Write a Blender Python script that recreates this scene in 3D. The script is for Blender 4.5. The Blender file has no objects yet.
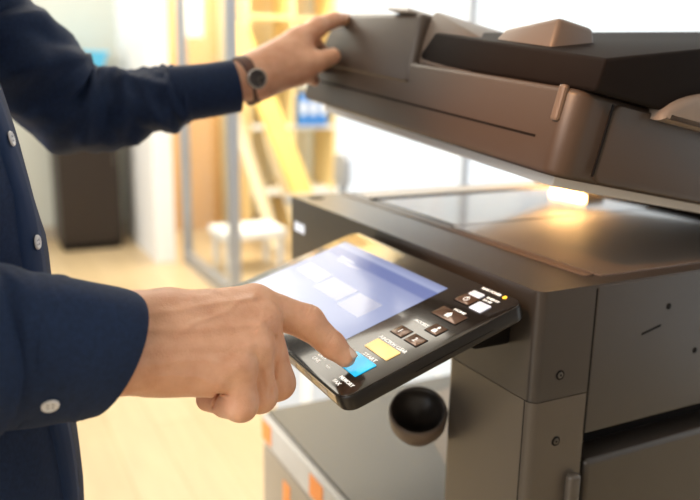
import bpy, bmesh, math, random
import numpy as np
from mathutils import Vector, Matrix, Euler
random.seed(4)
S = bpy.context.scene
COL = S.collection

# ------------------------------------------------------------------ camera
cam = bpy.data.objects.new('camera', bpy.data.cameras.new('camera'))
COL.objects.link(cam); S.camera = cam
cam.matrix_world = Matrix(((0.45373531, -0.21243587, 0.86544513, 0.53110515),
                           (0.89096509, 0.08909651, -0.44524489, -0.48035101),
                           (0.01747785, 0.97310473, 0.22969917, 1.15236816),
                           (0, 0, 0, 1)))
cam.data.sensor_width = 36.0
cam.data.lens = 749.6 / 700 * 36.0
cam.data.clip_start = 0.02
cam.data.dof.use_dof = True
cam.data.dof.focus_distance = 0.665
cam.data.dof.aperture_fstop = 3.6
CAMP0 = cam.matrix_world.translation.copy()
# ------------------------------------------------------------------ world, lights, exposure
W = bpy.data.worlds.new('world'); S.world = W; W.use_nodes = True
bg = W.node_tree.nodes['Background']
bg.inputs[0].default_value = (0.93, 0.97, 1.0, 1); bg.inputs[1].default_value = 1.35
S.view_settings.view_transform = 'Standard'; S.view_settings.look = 'None'
S.view_settings.exposure = 0.18; S.view_settings.gamma = 1.0

def area(name, loc, target, size, power, col=(1, 1, 1), size_y=None, spread=180):
    l = bpy.data.lights.new(name, 'AREA'); l.energy = power; l.color = col
    l.shape = 'RECTANGLE'; l.size = size; l.size_y = size_y or size; l.spread = math.radians(spread)
    o = bpy.data.objects.new(name, l); COL.objects.link(o); o.location = loc
    o.rotation_euler = (Vector(target) - Vector(loc)).to_track_quat('-Z', 'Y').to_euler()
    return o
area('added_key_light', (0.1, -2.5, 2.2), (-0.2, -.2, 0.95), 2.0, 78, (1.0, 0.96, 0.90), 1.4)  # added area lamp brightening the hand and copier, no window stands here
area('shelf_fill_light', (-3.9, 1.35, 2.7), (-4.5, 1.5, 1.0), 0.7, 60, (1.0, 0.88, 0.62))  # added warm lamp to brighten the shelf, has no fixture
area('room_light', (-3.4, 0.5, 2.72), (-3.4, 0.5, 0), 2.8, 100, (1.0, 0.93, 0.80), 2.6)
sp = bpy.data.lights.new('lid_glow_spot', 'SPOT'); sp.energy = 240; sp.color = (1.0, 0.42, 0.10)  # added spot that gives the lid its orange flare glow
sp.spot_size = math.radians(11); sp.spot_blend = 1.0; sp.shadow_soft_size = 0.06
spo = bpy.data.objects.new('lid_glow_spot', sp); COL.objects.link(spo); spo.location = (0.35, -1.5, 2.3)
spo.rotation_euler = (Vector((-0.10, 0.02, 1.08)) - spo.location).to_track_quat('-Z', 'Y').to_euler()

# ------------------------------------------------------------------ materials
def mat(name, col, rough=0.5, metal=0.0, noise=0.0, nscale=30, bump=0.0, bscale=200, emit=None, estr=0, coat=0, sss=0, spec=0.5, col2=None, stretch=None):
    m = bpy.data.materials.new(name); m.use_nodes = True; nt = m.node_tree; b = nt.nodes['Principled BSDF']
    b.inputs['Base Color'].default_value = (*col, 1); b.inputs['Roughness'].default_value = rough
    b.inputs['Metallic'].default_value = metal; b.inputs['Specular IOR Level'].default_value = spec
    if coat: b.inputs['Coat Weight'].default_value = coat; b.inputs['Coat Roughness'].default_value = 0.04
    if sss:
        b.inputs['Subsurface Weight'].default_value = sss
        b.inputs['Subsurface Radius'].default_value = (1, 0.35, 0.2); b.inputs['Subsurface Scale'].default_value = 0.006
    if emit: b.inputs['Emission Color'].default_value = (*emit, 1); b.inputs['Emission Strength'].default_value = estr
    tc = nt.nodes.new('ShaderNodeTexCoord'); mp = nt.nodes.new('ShaderNodeMapping')
    nt.links.new(tc.outputs['Object'], mp.inputs[0])
    if stretch: mp.inputs['Scale'].default_value = stretch
    if noise or col2:
        n = nt.nodes.new('ShaderNodeTexNoise'); n.inputs['Scale'].default_value = nscale; n.inputs['Detail'].default_value = 5
        nt.links.new(mp.outputs[0], n.inputs[0])
        r = nt.nodes.new('ShaderNodeValToRGB')
        c2 = col2 or tuple(c * (1 - noise) for c in col)
        r.color_ramp.elements[0].position = 0.3; r.color_ramp.elements[1].position = 0.7
        r.color_ramp.elements[0].color = (*c2, 1); r.color_ramp.elements[1].color = (*col, 1)
        nt.links.new(n.outputs[0], r.inputs[0]); nt.links.new(r.outputs[0], b.inputs['Base Color'])
    if bump:
        n2 = nt.nodes.new('ShaderNodeTexNoise'); n2.inputs['Scale'].default_value = bscale; n2.inputs['Detail'].default_value = 4
        nt.links.new(mp.outputs[0], n2.inputs[0])
        bp = nt.nodes.new('ShaderNodeBump'); bp.inputs['Strength'].default_value = bump; bp.inputs['Distance'].default_value = 0.001
        nt.links.new(n2.outputs[0], bp.inputs['Height']); nt.links.new(bp.outputs[0], b.inputs['Normal'])
    return m
M = {}
M['housing'] = mat('copier_brown_grey_plastic', (0.042, 0.035, 0.030), 0.30, bump=0.12, bscale=900, noise=0.06)
M['column'] = mat('copier_column_plastic', (0.080, 0.066, 0.053), 0.26, bump=0.2, bscale=1200)
M['lid'] = mat('copier_lid_plastic', (0.054, 0.037, 0.027), 0.42, bump=0.1, bscale=900)
M['liddark'] = mat('copier_lid_dark_shaded', (0.008, 0.005, 0.004), 0.7, spec=0.12)  # near-black of dark trim, on the tray it stands for shade
M['lidlight'] = mat('copier_lid_taupe_plastic', (0.13, 0.095, 0.073), 0.45)
M['seam'] = mat('black_gap', (0.005, 0.004, 0.004), 0.7, spec=0.15)
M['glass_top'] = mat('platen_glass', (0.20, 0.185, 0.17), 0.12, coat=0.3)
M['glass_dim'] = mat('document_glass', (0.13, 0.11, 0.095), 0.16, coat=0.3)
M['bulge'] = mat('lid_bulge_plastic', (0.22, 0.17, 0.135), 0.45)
M['mat_white'] = mat('lid_white_mat', (0.75, 0.72, 0.68), 0.6)
M['tray'] = mat('output_tray_grey', (0.082, 0.074, 0.058), 0.42, bump=0.2, bscale=600)
M['pale'] = mat('pale_plastic', (0.66, 0.64, 0.60), 0.5, noise=0.15, nscale=12)
M['taupe'] = mat('taupe_plastic', (0.42, 0.36, 0.28), 0.5, noise=0.1, nscale=10)
M['orange'] = mat('orange_sticker', (0.95, 0.33, 0.08), 0.5)
M['steel'] = mat('dark_metal', (0.13, 0.12, 0.11), 0.35, 0.9)
M['panel_face'] = mat('glossy_black_panel', (0.016, 0.011, 0.008), 0.16, coat=0.5)
M['panel_side'] = mat('satin_black_panel_side', (0.014, 0.012, 0.011), 0.33, spec=0.35)
M['bronze'] = mat('bronze_trim', (0.45, 0.36, 0.24), 0.3, 0.4)
M['key_black'] = mat('bronze_black_key', (0.16, 0.09, 0.06), 0.18, 0.35)
M['key_white'] = mat('white_key', (0.72, 0.75, 0.82), 0.3, emit=(0.8, 0.85, 1), estr=0.32)  # glow added to brighten the white keys and name plate
M['key_yellow'] = mat('yellow_key', (0.95, 0.70, 0.28), 0.35, emit=(1, 0.68, 0.25), estr=0.38)  # emission only lifts the yellow, the key is no lamp
M['key_blue'] = mat('blue_key', (0.02, 0.50, 0.88), 0.3, emit=(0.0, 0.56, 0.95), estr=0.42)  # emission added to strengthen the blue
M['led'] = mat('amber_led', (1, 0.55, 0.05), 0.3, emit=(1, 0.5, 0.04), estr=1.2)
M['print'] = mat('white_print', (0.85, 0.83, 0.8), 0.5, emit=(1, 0.97, 0.9), estr=0.5)  # glow put into the print to keep lettering bright
M['tile'] = mat('screen_tile', (0.2, 0.2, 0.25), 0.1, emit=(0.70, 0.75, 0.98), estr=0.50)
M['skin'] = mat('skin', (0.80, 0.46, 0.30), 0.42, sss=0.15, col2=(0.68, 0.345, 0.21), nscale=55, bump=0.55, bscale=650)
M['nail'] = mat('fingernail', (0.80, 0.60, 0.50), 0.28)
M['navy'] = mat('navy_cotton', (0.012, 0.029, 0.082), 0.75, bump=0.5, bscale=1400, noise=0.3, nscale=300, spec=0.25)
M['navy_edge'] = mat('navy_cotton_stitching', (0.014, 0.032, 0.088), 0.8, spec=0.2)
M['button'] = mat('pearl_button', (0.78, 0.80, 0.84), 0.3)
M['button_dark'] = mat('button_hole', (0.25, 0.27, 0.32), 0.5)
M['trouser'] = mat('black_denim', (0.012, 0.012, 0.017), 0.8, bump=0.7, bscale=700, noise=0.4, nscale=250)
M['shoe'] = mat('black_leather', (0.012, 0.01, 0.01), 0.35)
M['hair'] = mat('black_hair', (0.012, 0.009, 0.008), 0.5, bump=0.8, bscale=300)
M['watch'] = mat('watch_steel', (0.55, 0.52, 0.5), 0.22, 0.9)
M['watch_face'] = mat('watch_dial', (0.03, 0.025, 0.03), 0.15, coat=0.5)
M['strap'] = mat('brown_watch_strap', (0.10, 0.035, 0.02), 0.5)

def screen_material():
    m = bpy.data.materials.new('lavender_screen'); m.use_nodes = True; nt = m.node_tree; b = nt.nodes['Principled BSDF']
    tc = nt.nodes.new('ShaderNodeTexCoord'); sx = nt.nodes.new('ShaderNodeSeparateXYZ'); nt.links.new(tc.outputs['Object'], sx.inputs[0])
    mr = nt.nodes.new('ShaderNodeMapRange'); mr.inputs[1].default_value = -0.165; mr.inputs[2].default_value = -0.02
    nt.links.new(sx.outputs[1], mr.inputs[0])
    r = nt.nodes.new('ShaderNodeValToRGB'); e = r.color_ramp.elements
    e[0].position = 0.0; e[0].color = (0.60, 0.66, 0.90, 1); e[1].position = 1.0; e[1].color = (0.30, 0.34, 0.58, 1)
    for p, c in ((0.35, (0.52, 0.58, 0.84)), (0.78, (0.36, 0.41, 0.68)), (0.80, (0.21, 0.26, 0.55)), (0.90, (0.21, 0.26, 0.55)), (0.92, (0.46, 0.52, 0.78))):
        q = e.new(p); q.color = (*c, 1)
    nt.links.new(mr.outputs[0], r.inputs[0]); nt.links.new(r.outputs[0], b.inputs['Emission Color'])
    b.inputs['Emission Strength'].default_value = 0.72; b.inputs['Base Color'].default_value = (0.02, 0.02, 0.03, 1)
    b.inputs['Roughness'].default_value = 0.14; b.inputs['Specular IOR Level'].default_value = 0.3
    return m
M['screen'] = screen_material()

def glass_material(name, tint, refl=0.08):
    m = bpy.data.materials.new(name); m.use_nodes = True; nt = m.node_tree; nt.nodes.clear()
    o = nt.nodes.new('ShaderNodeOutputMaterial'); mx = nt.nodes.new('ShaderNodeMixShader')
    t = nt.nodes.new('ShaderNodeBsdfTransparent'); t.inputs[0].default_value = (*tint, 1)
    g = nt.nodes.new('ShaderNodeBsdfGlossy'); g.inputs['Roughness'].default_value = 0.02
    mx.inputs[0].default_value = refl
    nt.links.new(t.outputs[0], mx.inputs[1]); nt.links.new(g.outputs[0], mx.inputs[2]); nt.links.new(mx.outputs[0], o.inputs[0])
    return m
M['pane'] = glass_material('clear_pane', (0.97, 0.98, 0.98))
def floor_material():
    m = bpy.data.materials.new('pale_wood_floor'); m.use_nodes = True; nt = m.node_tree; b = nt.nodes['Principled BSDF']
    tc = nt.nodes.new('ShaderNodeTexCoord'); br = nt.nodes.new('ShaderNodeTexBrick')
    nt.links.new(tc.outputs['Object'], br.inputs[0])
    br.inputs['Color1'].default_value = (0.66, 0.50, 0.30, 1); br.inputs['Color2'].default_value = (0.60, 0.45, 0.26, 1)
    br.inputs['Mortar'].default_value = (0.55, 0.40, 0.22, 1); br.inputs['Scale'].default_value = 1.0
    br.inputs['Brick Width'].default_value = 1.2; br.inputs['Row Height'].default_value = 0.14; br.inputs['Mortar Size'].default_value = 0.003
    n = nt.nodes.new('ShaderNodeTexNoise'); n.inputs['Scale'].default_value = 3.0
    mp = nt.nodes.new('ShaderNodeMapping'); mp.inputs['Scale'].default_value = (1, 8, 1)
    nt.links.new(tc.outputs['Object'], mp.inputs[0]); nt.links.new(mp.outputs[0], n.inputs[0])
    mx = nt.nodes.new('ShaderNodeMix'); mx.data_type = 'RGBA'; mx.blend_type = 'MULTIPLY'; mx.inputs[0].default_value = 0.25
    nt.links.new(br.outputs[0], mx.inputs[6]); nt.links.new(n.outputs[0], mx.inputs[7]); nt.links.new(mx.outputs[2], b.inputs['Base Color'])
    b.inputs['Roughness'].default_value = 0.35
    return m
M['floor'] = floor_material()
M['wall'] = mat('grey_green_wall', (0.55, 0.57, 0.52), 0.8, noise=0.04, nscale=3)
M['wall_cream'] = mat('cream_wall', (0.85, 0.75, 0.52), 0.8, noise=0.04, nscale=3)
M['white'] = mat('white_paint', (0.86, 0.86, 0.85), 0.6)
M['shade_wall'] = mat('warm_grey_wall', (0.30, 0.27, 0.24), 0.85)
M['ceiling'] = mat('white_ceiling', (0.85, 0.84, 0.82), 0.9)
M['alu'] = mat('grey_aluminium', (0.36, 0.38, 0.42), 0.4, 0.5)
M['wood'] = mat('orange_wood', (0.70, 0.42, 0.18), 0.5, noise=0.2, nscale=4, stretch=(1, 1, 0.2))
M['shelfwood'] = mat('pale_yellow_wood', (0.92, 0.72, 0.36), 0.5)
M['gold'] = mat('yellow_wood_board', (0.88, 0.60, 0.16), 0.5, noise=0.12, nscale=6)
M['cream'] = mat('cream_board', (0.85, 0.74, 0.52), 0.6)
M['darkcab'] = mat('dark_brown_laminate', (0.016, 0.009, 0.006), 0.45)
M['blue'] = mat('blue_plastic', (0.12, 0.55, 0.85), 0.5)
M['blue2'] = mat('blue_binder_card', (0.05, 0.22, 0.6), 0.5)
M['paleblue'] = mat('pale_blue_carton', (0.62, 0.68, 0.76), 0.6, noise=0.2, nscale=6)
M['yellow'] = mat('yellow_orange_tape', (0.95, 0.55, 0.08), 0.5)
M['lamp'] = mat('lamp_diffuser', (0.9, 0.9, 0.9), 0.5, emit=(1, 0.96, 0.88), estr=2.2)

# ------------------------------------------------------------------ helpers
def link(name, me, m=None, parent=None, smooth=False):
    o = bpy.data.objects.new(name, me); COL.objects.link(o)
    if m: me.materials.append(m)
    if parent: o.parent = parent
    if smooth:
        for p in me.polygons: p.use_smooth = True
    return o
def from_bm(name, bm, m=None, parent=None, smooth=False):
    me = bpy.data.meshes.new(name); bm.normal_update(); bm.to_mesh(me); bm.free()
    return link(name, me, m, parent, smooth)
def tag(o, label=None, cat=None, group=None, kind=None):
    if label: o['label'] = label
    if cat: o['category'] = cat
    if group: o['group'] = group
    if kind: o['kind'] = kind
    return o
def empty(name, loc=(0, 0, 0)):
    o = bpy.data.objects.new(name, None); COL.objects.link(o); o.location = loc; o.empty_display_size = 0.05; return o
def bm_box(bm, lo, hi, bev=0.0, seg=2):
    r = bmesh.ops.create_cube(bm, size=1.0)
    vs = r['verts']
    for v in vs:
        v.co = Vector([(lo[i] + hi[i]) / 2 + v.co[i] * (hi[i] - lo[i]) for i in range(3)])
    if bev:
        es = list({e for v in vs for e in v.link_edges})
        bmesh.ops.bevel(bm, geom=es, offset=bev, segments=seg, affect='EDGES', profile=0.5)
def box(name, lo, hi, m, parent=None, bev=0.0, seg=2):
    bm = bmesh.new(); bm_box(bm, lo, hi, bev, seg)
    return from_bm(name, bm, m, parent, smooth=False)
def hexa(name, pts, m, parent=None, bev=0.0):
    """eight corners: bottom four then top four"""
    bm = bmesh.new(); v = [bm.verts.new(p) for p in pts]
    for f in ((0, 3, 2, 1), (4, 5, 6, 7), (0, 1, 5, 4), (1, 2, 6, 5), (2, 3, 7, 6), (3, 0, 4, 7)): bm.faces.new([v[i] for i in f])
    bmesh.ops.recalc_face_normals(bm, faces=bm.faces)
    if bev: bmesh.ops.bevel(bm, geom=list(bm.edges), offset=bev, segments=3, affect='EDGES', profile=0.5)
    return from_bm(name, bm, m, parent)
def prism(name, poly, axis, a, b, m, parent=None, bev=0.0, smooth=False):
    """extrude a 2D polygon along axis 'x','y' or 'z' from a to b"""
    def P(p, t): return {'x': (t, p[0], p[1]), 'y': (p[0], t, p[1]), 'z': (p[0], p[1], t)}[axis]
    bm = bmesh.new(); A = [bm.verts.new(P(p, a)) for p in poly]; B = [bm.verts.new(P(p, b)) for p in poly]
    fa = bm.faces.new(A[::-1]); fb = bm.faces.new(B); n = len(poly)
    for i in range(n): bm.faces.new((A[i], A[(i + 1) % n], B[(i + 1) % n], B[i]))
    bmesh.ops.recalc_face_normals(bm, faces=bm.faces)
    if bev: bmesh.ops.bevel(bm, geom=list({e for f in (fa, fb) for e in f.edges}), offset=bev, segments=3, affect='EDGES', profile=0.5)
    return from_bm(name, bm, m, parent, smooth)
def rrect(x0, x1, y0, y1, r, n=6, rs=None):
    rs = rs or (r, r, r, r); out = []
    for (cx, cy, a0, rr) in ((x1, y1, 0, rs[0]), (x0, y1, 90, rs[1]), (x0, y0, 180, rs[2]), (x1, y0, 270, rs[3])):
        sx = -1 if cx == x1 else 1; sy = -1 if cy == y1 else 1
        k = n if rr > 0 else 0
        for i in range(k + 1):
            a = math.radians(a0 + 90 * i / max(k, 1))
            out.append((cx + sx * rr + rr * math.cos(a), cy + sy * rr + rr * math.sin(a)))
    return out
def cyl(name, p, q, r, m, parent=None, seg=32, bev=0.0, r2=None):
    p = Vector(p); q = Vector(q); bm = bmesh.new()
    bmesh.ops.create_cone(bm, cap_ends=True, segments=seg, radius1=r, radius2=r if r2 is None else r2, depth=(q - p).length)
    if bev: bmesh.ops.bevel(bm, geom=[e for e in bm.edges if len([f for f in e.link_faces if len(f.verts) > 4]) == 1], offset=bev, segments=3, affect='EDGES')
    mt = (q - p).to_track_quat('Z', 'Y').to_matrix().to_4x4(); mt.translation = (p + q) / 2
    bmesh.ops.transform(bm, matrix=mt, verts=bm.verts)
    o = from_bm(name, bm, m, parent, True); return sharp(o)
def sharp(o, ang=35):
    me = o.data
    for p in me.polygons: p.use_smooth = True
    me.set_sharp_from_angle(angle=math.radians(ang)); return o
def text(name, s, x, y, z, size, m, parent, width=None, depth=0.0002):
    c = bpy.data.curves.new(name, 'FONT'); c.body = s; c.size = size; c.extrude = depth; c.offset = size * 0.010; c.resolution_u = 2
    t = bpy.data.objects.new(name, c); COL.objects.link(t)
    bpy.context.view_layer.update()
    me = bpy.data.meshes.new_from_object(t.evaluated_get(bpy.context.evaluated_depsgraph_get()))
    bpy.data.objects.remove(t)
    n = len(me.vertices); co = np.empty(n * 3); me.vertices.foreach_get('co', co); co = co.reshape(-1, 3)
    co[:, 0] -= co[:, 0].min()
    if width: co[:, 0] *= width / co[:, 0].max()
    co += (x, y, z); me.vertices.foreach_set('co', co.ravel()); me.materials.clear()
    return link(name, me, m, parent)

# implicit surfaces: blended tapered capsules meshed with surface nets
def cap(P, a, b, ra, rb):
    a = np.array(a); b = np.array(b); ab = b - a
    t = np.clip(((P - a) @ ab) / (ab @ ab), 0, 1)
    return np.linalg.norm(P - a - t[..., None] * ab, axis=-1) - (ra + (rb - ra) * t)
def smin(a, b, k):
    h = np.clip(0.5 + 0.5 * (b - a) / k, 0, 1); return b + (a - b) * h - k * h * (1 - h)
def ellip(P, c, r):
    q = (P - np.array(c)) / np.array(r); k = np.linalg.norm(q, axis=-1); return (k - 1) * min(r)
def nets(fn, lo, hi, h):
    lo = np.array(lo, float); n = np.ceil((np.array(hi) - lo) / h).astype(int) + 1
    g = np.stack(np.meshgrid(*[lo[i] + h * np.arange(n[i]) for i in range(3)], indexing='ij'), -1)
    F = fn(g.reshape(-1, 3)).reshape(n)
    ins = F < 0; acc = np.zeros((*(n - 1), 3)); cnt = np.zeros(n - 1)
    for ax in range(3):
        for o1 in (0, 1):
            for o2 in (0, 1):
                off = [0, 0, 0]; oth = [i for i in range(3) if i != ax]; off[oth[0]] = o1; off[oth[1]] = o2
                s0 = tuple(slice(off[i], off[i] + n[i] - 1) for i in range(3))
                off2 = list(off); off2[ax] = 1
                s1 = tuple(slice(off2[i], off2[i] + n[i] - 1) for i in range(3))
                A = F[s0]; B = F[s1]; c = (A < 0) != (B < 0)
                t = np.where(c, A / np.where(c, A - B, 1), 0)
                p = np.zeros((*(n - 1), 3)); p[..., oth[0]] = o1; p[..., oth[1]] = o2; p[..., ax] = t
                acc += p * c[..., None]; cnt += c
    m = cnt > 0; idx = -np.ones(n - 1, int); idx[m] = np.arange(m.sum())
    ijk = np.stack(np.nonzero(m), -1); V = lo + h * (ijk + acc[m] / cnt[m][:, None])
    quads = []
    for ax in range(3):
        u, v = [(1, 2), (2, 0), (0, 1)][ax]
        sl0 = [slice(None)] * 3; sl1 = [slice(None)] * 3; sl0[ax] = slice(0, -1); sl1[ax] = slice(1, None)
        c = ins[tuple(sl0)] != ins[tuple(sl1)]
        e = np.stack(np.nonzero(c), -1); e = e[(e[:, u] > 0) & (e[:, v] > 0) & (e[:, u] < n[u] - 1) & (e[:, v] < n[v] - 1)]
        flip = ~ins[tuple(e.T)]
        def I(du, dv):
            q = e.copy(); q[:, u] -= du; q[:, v] -= dv; return idx[tuple(q.T)]
        Q = np.stack([I(1, 1), I(0, 1), I(0, 0), I(1, 0)], -1)
        Q[flip] = Q[flip][:, ::-1]; quads.append(Q)
    return V, np.concatenate(quads)
def mesh_from(name, parts, m, parent):
    Vs = []; Fs = []; k = 0
    for V, Q in parts: Vs.append(V); Fs.append(Q + k); k += len(V)
    me = bpy.data.meshes.new(name); me.from_pydata(np.concatenate(Vs).tolist(), [], np.concatenate(Fs).tolist()); me.update()
    o = link(name, me, m, parent, True); return o
def path_rings(centers, radii, seg=48, up=(0, 0, 1), wr=None, capped=False):
    """loft: ring i has centre, (a, b) radii; b runs along 'up'. wr(i_frac, angle) gives a wrinkle offset"""
    V = []; n = len(centers); C = [Vector(c) for c in centers]
    for i in range(n):
        d = (C[min(i + 1, n - 1)] - C[max(i - 1, 0)]).normalized()
        s = d.cross(Vector(up)).normalized(); t = s.cross(d)
        for j in range(seg):
            a = 2 * math.pi * j / seg
            ra, rb = radii[i]; w = wr(i / (n - 1), a) if wr else 0
            V.append(C[i] + s * (ra + w) * math.cos(a) + t * (rb + w) * math.sin(a))
    F = [(i * seg + j, i * seg + (j + 1) % seg, (i + 1) * seg + (j + 1) % seg, (i + 1) * seg + j) for i in range(n - 1) for j in range(seg)]
    if capped: F += [tuple(range(seg))[::-1], tuple(range((n - 1) * seg, n * seg))]
    return V, F
def spline(pts, n):
    """Catmull-Rom through rows of numbers"""
    P = np.array(pts, float); P = np.vstack([2 * P[0] - P[1], P, 2 * P[-1] - P[-2]]); out = []
    m = len(P) - 3
    for i in range(n):
        t = i / (n - 1) * m; k = min(int(t), m - 1); f = t - k
        a, b, c, d = P[k:k + 4]
        out.append(0.5 * (2 * b + (c - a) * f + (2 * a - 5 * b + 4 * c - d) * f * f + (3 * b - a - 3 * c + d) * f ** 3))
    return np.array(out)

# ------------------------------------------------------------------ the room
def st(o): o['kind'] = 'structure'; return o
X0, X1, Y0, Y1, H = -4.9, 1.6, -3.2, 1.95, 2.75
st(box('floor', (X0 - .1, Y0, -.1), (X1, Y1 + .1, 0), M['floor']))
st(box('ceiling', (X0 - .1, Y0, H), (X1, Y1 + .1, H + .1), M['ceiling']))
st(box('wall_back', (X0 - .12, Y0, 0), (X0, Y1 + .1, H), M['wall']))
st(box('wall_back_cream', (X0, 1.20, 0), (X0 + .02, Y1, H), M['wall_cream'])).name = 'trim_1'
st(box('baseboard_back', (X0, Y0, 0), (X0 + .015, 0.55, .09), M['taupe']))
# white pier beside the glass door
st(box('trim_2', (-4.9, 0.50, 0), (-3.95, 0.62, H), M['white']))
# window wall along the right: sill, head, mullions and panes
st(box('wall_right', (X0, Y1, 0), (X1, Y1 + .1, .06), M['white']))
st(box('trim_3', (X0, Y1, H - .12), (X1, Y1 + .1, H), M['white']))
xs = [-4.86, -2.89, -1.35, -.1, 1.55]
for i in range(4):
    w = st(box('window_%d' % (i + 1), (xs[i] - .009, Y1 + .02, .06), (xs[i] + .009, Y1 + .06, H - .12), M['alu']))
    box('pane', (xs[i] + .012, Y1 + .036, .06), (xs[i + 1] - .012, Y1 + .042, H - .12), M['pane'], w)
# glazed partition with its grey frame, x from -3.9 to -3.0
st(box('shade_wall', (X1, Y0, 0), (X1 + .1, Y1 + .1, H), M['shade_wall']))  # added wall out of view, keeps light off the copier's right face
w = st(box('window_5', (-3.03, 0.66, 0), (-2.98, 0.71, H), M['alu']))
box('frame_post', (-3.93, 0.66, 0), (-3.89, 0.71, H), M['alu'], w)
box('bottom_rail', (-3.89, 0.665, 0), (-3.03, 0.705, .07), M['alu'], w)
box('middle_rail', (-3.89, 0.67, 1.9), (-3.03, 0.70, 1.94), M['alu'], w)
box('pane', (-3.89, 0.68, .07), (-3.03, 0.69, 1.9), M['pane'], w)
box('pane', (-3.89, 0.68, 1.94), (-3.03, 0.69, H), M['pane'], w)
# wooden door on the far wall behind the partition
d = st(box('door_1', (X0 + .0, 0.80, 0), (X0 + .05, 1.20, 2.3), M['wood']))
box('door_light', (X0 + .05, 0.92, 1.38), (X0 + .056, 1.09, 2.1), M['white'], d)
box('door_handle', (X0 + .05, 1.14, 0.98), (X0 + .09, 1.16, 1.10), M['steel'], d)
for (lx, ly) in ((-3.4, 0.4), (-1.2, -1.6)):
    L = empty('ceiling_light', (lx, ly, H)); tag(L, 'square ceiling light panel nearest the far wall' if lx < -2 else 'square ceiling light panel over the man with the copier', 'ceiling light')
    box('frame', (-.32, -.32, -.03), (.32, .32, 0), M['alu'], L); box('diffuser', (-.3, -.3, -.034), (.3, .3, -.03), M['lamp'], L)

# ------------------------------------------------------------------ background things
C = tag(empty('cabinet', (-4.65, 0.21, 0)), 'tall dark brown cabinet standing against the far grey wall', 'cabinet')
box('body', (-.2, -.19, .04), (.18, .19, 1.14), M['darkcab'], C, .006)
box('door', (.18, -.185, .06), (.2, .185, 1.12), M['darkcab'], C, .004)
box('plinth', (-.19, -.18, 0), (.17, .18, .04), M['seam'], C)
box('handle', (.2, .15, .55), (.215, .165, .75), M['steel'], C, .003)
B = tag(empty('storage_bin', (-4.65, 0.20, 1.14)), 'light blue storage bin on top of the dark brown cabinet', 'bin')
hexa('tub', [(-.13, -.14, 0), (.13, -.14, 0), (.13, .14, 0), (-.13, .14, 0), (-.15, -.17, .11), (.15, -.17, .11), (.15, .17, .11), (-.15, .17, .11)], M['blue'], B, .006)
box('rim', (-.16, -.18, .105), (.16, .18, .12), M['blue'], B, .004)
# leaning boards
def board(name, p, q, w, t, m, label, cat, group=None):
    p = Vector(p); q = Vector(q); d = (q - p).normalized(); s = Vector((-.35, 1, 0)).normalized(); s = (s - d * s.dot(d)).normalized(); n = d.cross(s)
    pts = []
    for base in (p, q):
        for (a, b) in ((-1, -1), (1, -1), (1, 1), (-1, 1)): pts.append(base + s * a * w / 2 + n * b * t / 2)
    o = hexa(name, pts, m, None, .004)
    tag(o, label, cat, group); return o
board('plank', (-3.85, 1.47, .28), (-4.25, 1.12, 1.45), .17, .03, M['gold'], 'wide yellow plank leaning behind the wristwatch and scanner', 'plank')
board('pale_slat', (-3.9, 1.27, .02), (-4.3, 1.06, 1.1), .09, .03, M['cream'], 'pale cream slat leaning left of the yellow plank', 'slat')
board('pale_slat', (-3.8, 1.42, .02), (-4.2, 1.32, .75), .06, .03, M['cream'], 'thin cream slat leaning under the yellow plank', 'slat')
ST = tag(empty('stool', (-3.65, 0.98, 0)), 'low white stool on the wood floor beside the glass partition post', 'stool')
box('seat', (-.15, -.2, .20), (.15, .2, .25), M['white'], ST, .01)
for a in (-1, 1):
    for b in (-1, 1): box('leg', (a * .12 - .015, b * .16 - .015, 0), (a * .12 + .015, b * .16 + .015, .2), M['white'], ST)
# shelf unit with uprights, shelves and blue folders
SH = tag(empty('shelf_unit', (-4.6, 1.60, 0)), 'open yellow wood shelf unit against the far cream wall', 'shelf')
for y in (-.33, .0, .33): box('side_panel', (-.18, y - .012, 0), (.18, y + .012, 2.3), M['shelfwood'], SH)
for z in (.3, .76, 1.06, 1.5, 1.8, 2.1): box('shelf', (-.18, -.33, z), (.18, .33, z + .022), M['shelfwood' if z > 1.3 else 'white'], SH)
for k in range(3):
    y = .06 + k * .075
    b = empty('binder', (-4.5, 1.58 + y, .7825)); tag(b, ('leftmost', 'middle', 'rightmost')[k] + ' of the three blue ring binders on the yellow shelf unit', 'binder', 'blue binders in a row on the shelf unit')
    box('cover', (-.1, 0, 0), (.1, .06, .22), M['blue2'], b, .003); box('spine_label', (.1, .012, .08), (.101, .048, .17), M['white'], b)
# desk chair back visible behind the far corner of the scanner
CH = tag(empty('desk_chair', (-3.35, 1.32, 0)), 'dark grey desk chair behind the far corner of the scanner', 'chair')
box('seat', (-.2, -.16, .40), (.2, .16, .45), M['alu'], CH, .02)
sharp(prism('backrest', rrect(-.09, .09, .5, .70, .06), 'y', .12, .15, M['alu'], CH, .008))
cyl('post', (0, 0, .08), (0, 0, .40), .025, M['steel'], CH)
box('back_bar', (-.02, .13, .40), (.02, .155, .6), M['steel'], CH)
for k in range(5):
    a = k * 2 * math.pi / 5 + .3; cyl('leg', (0, 0, .07), (.2 * math.cos(a), .2 * math.sin(a), .03), .018, M['steel'], CH)
    cyl('caster', (.2 * math.cos(a) - .01, .2 * math.sin(a), .025), (.2 * math.cos(a) + .01, .2 * math.sin(a), .025), .025, M['seam'], CH)
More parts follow.
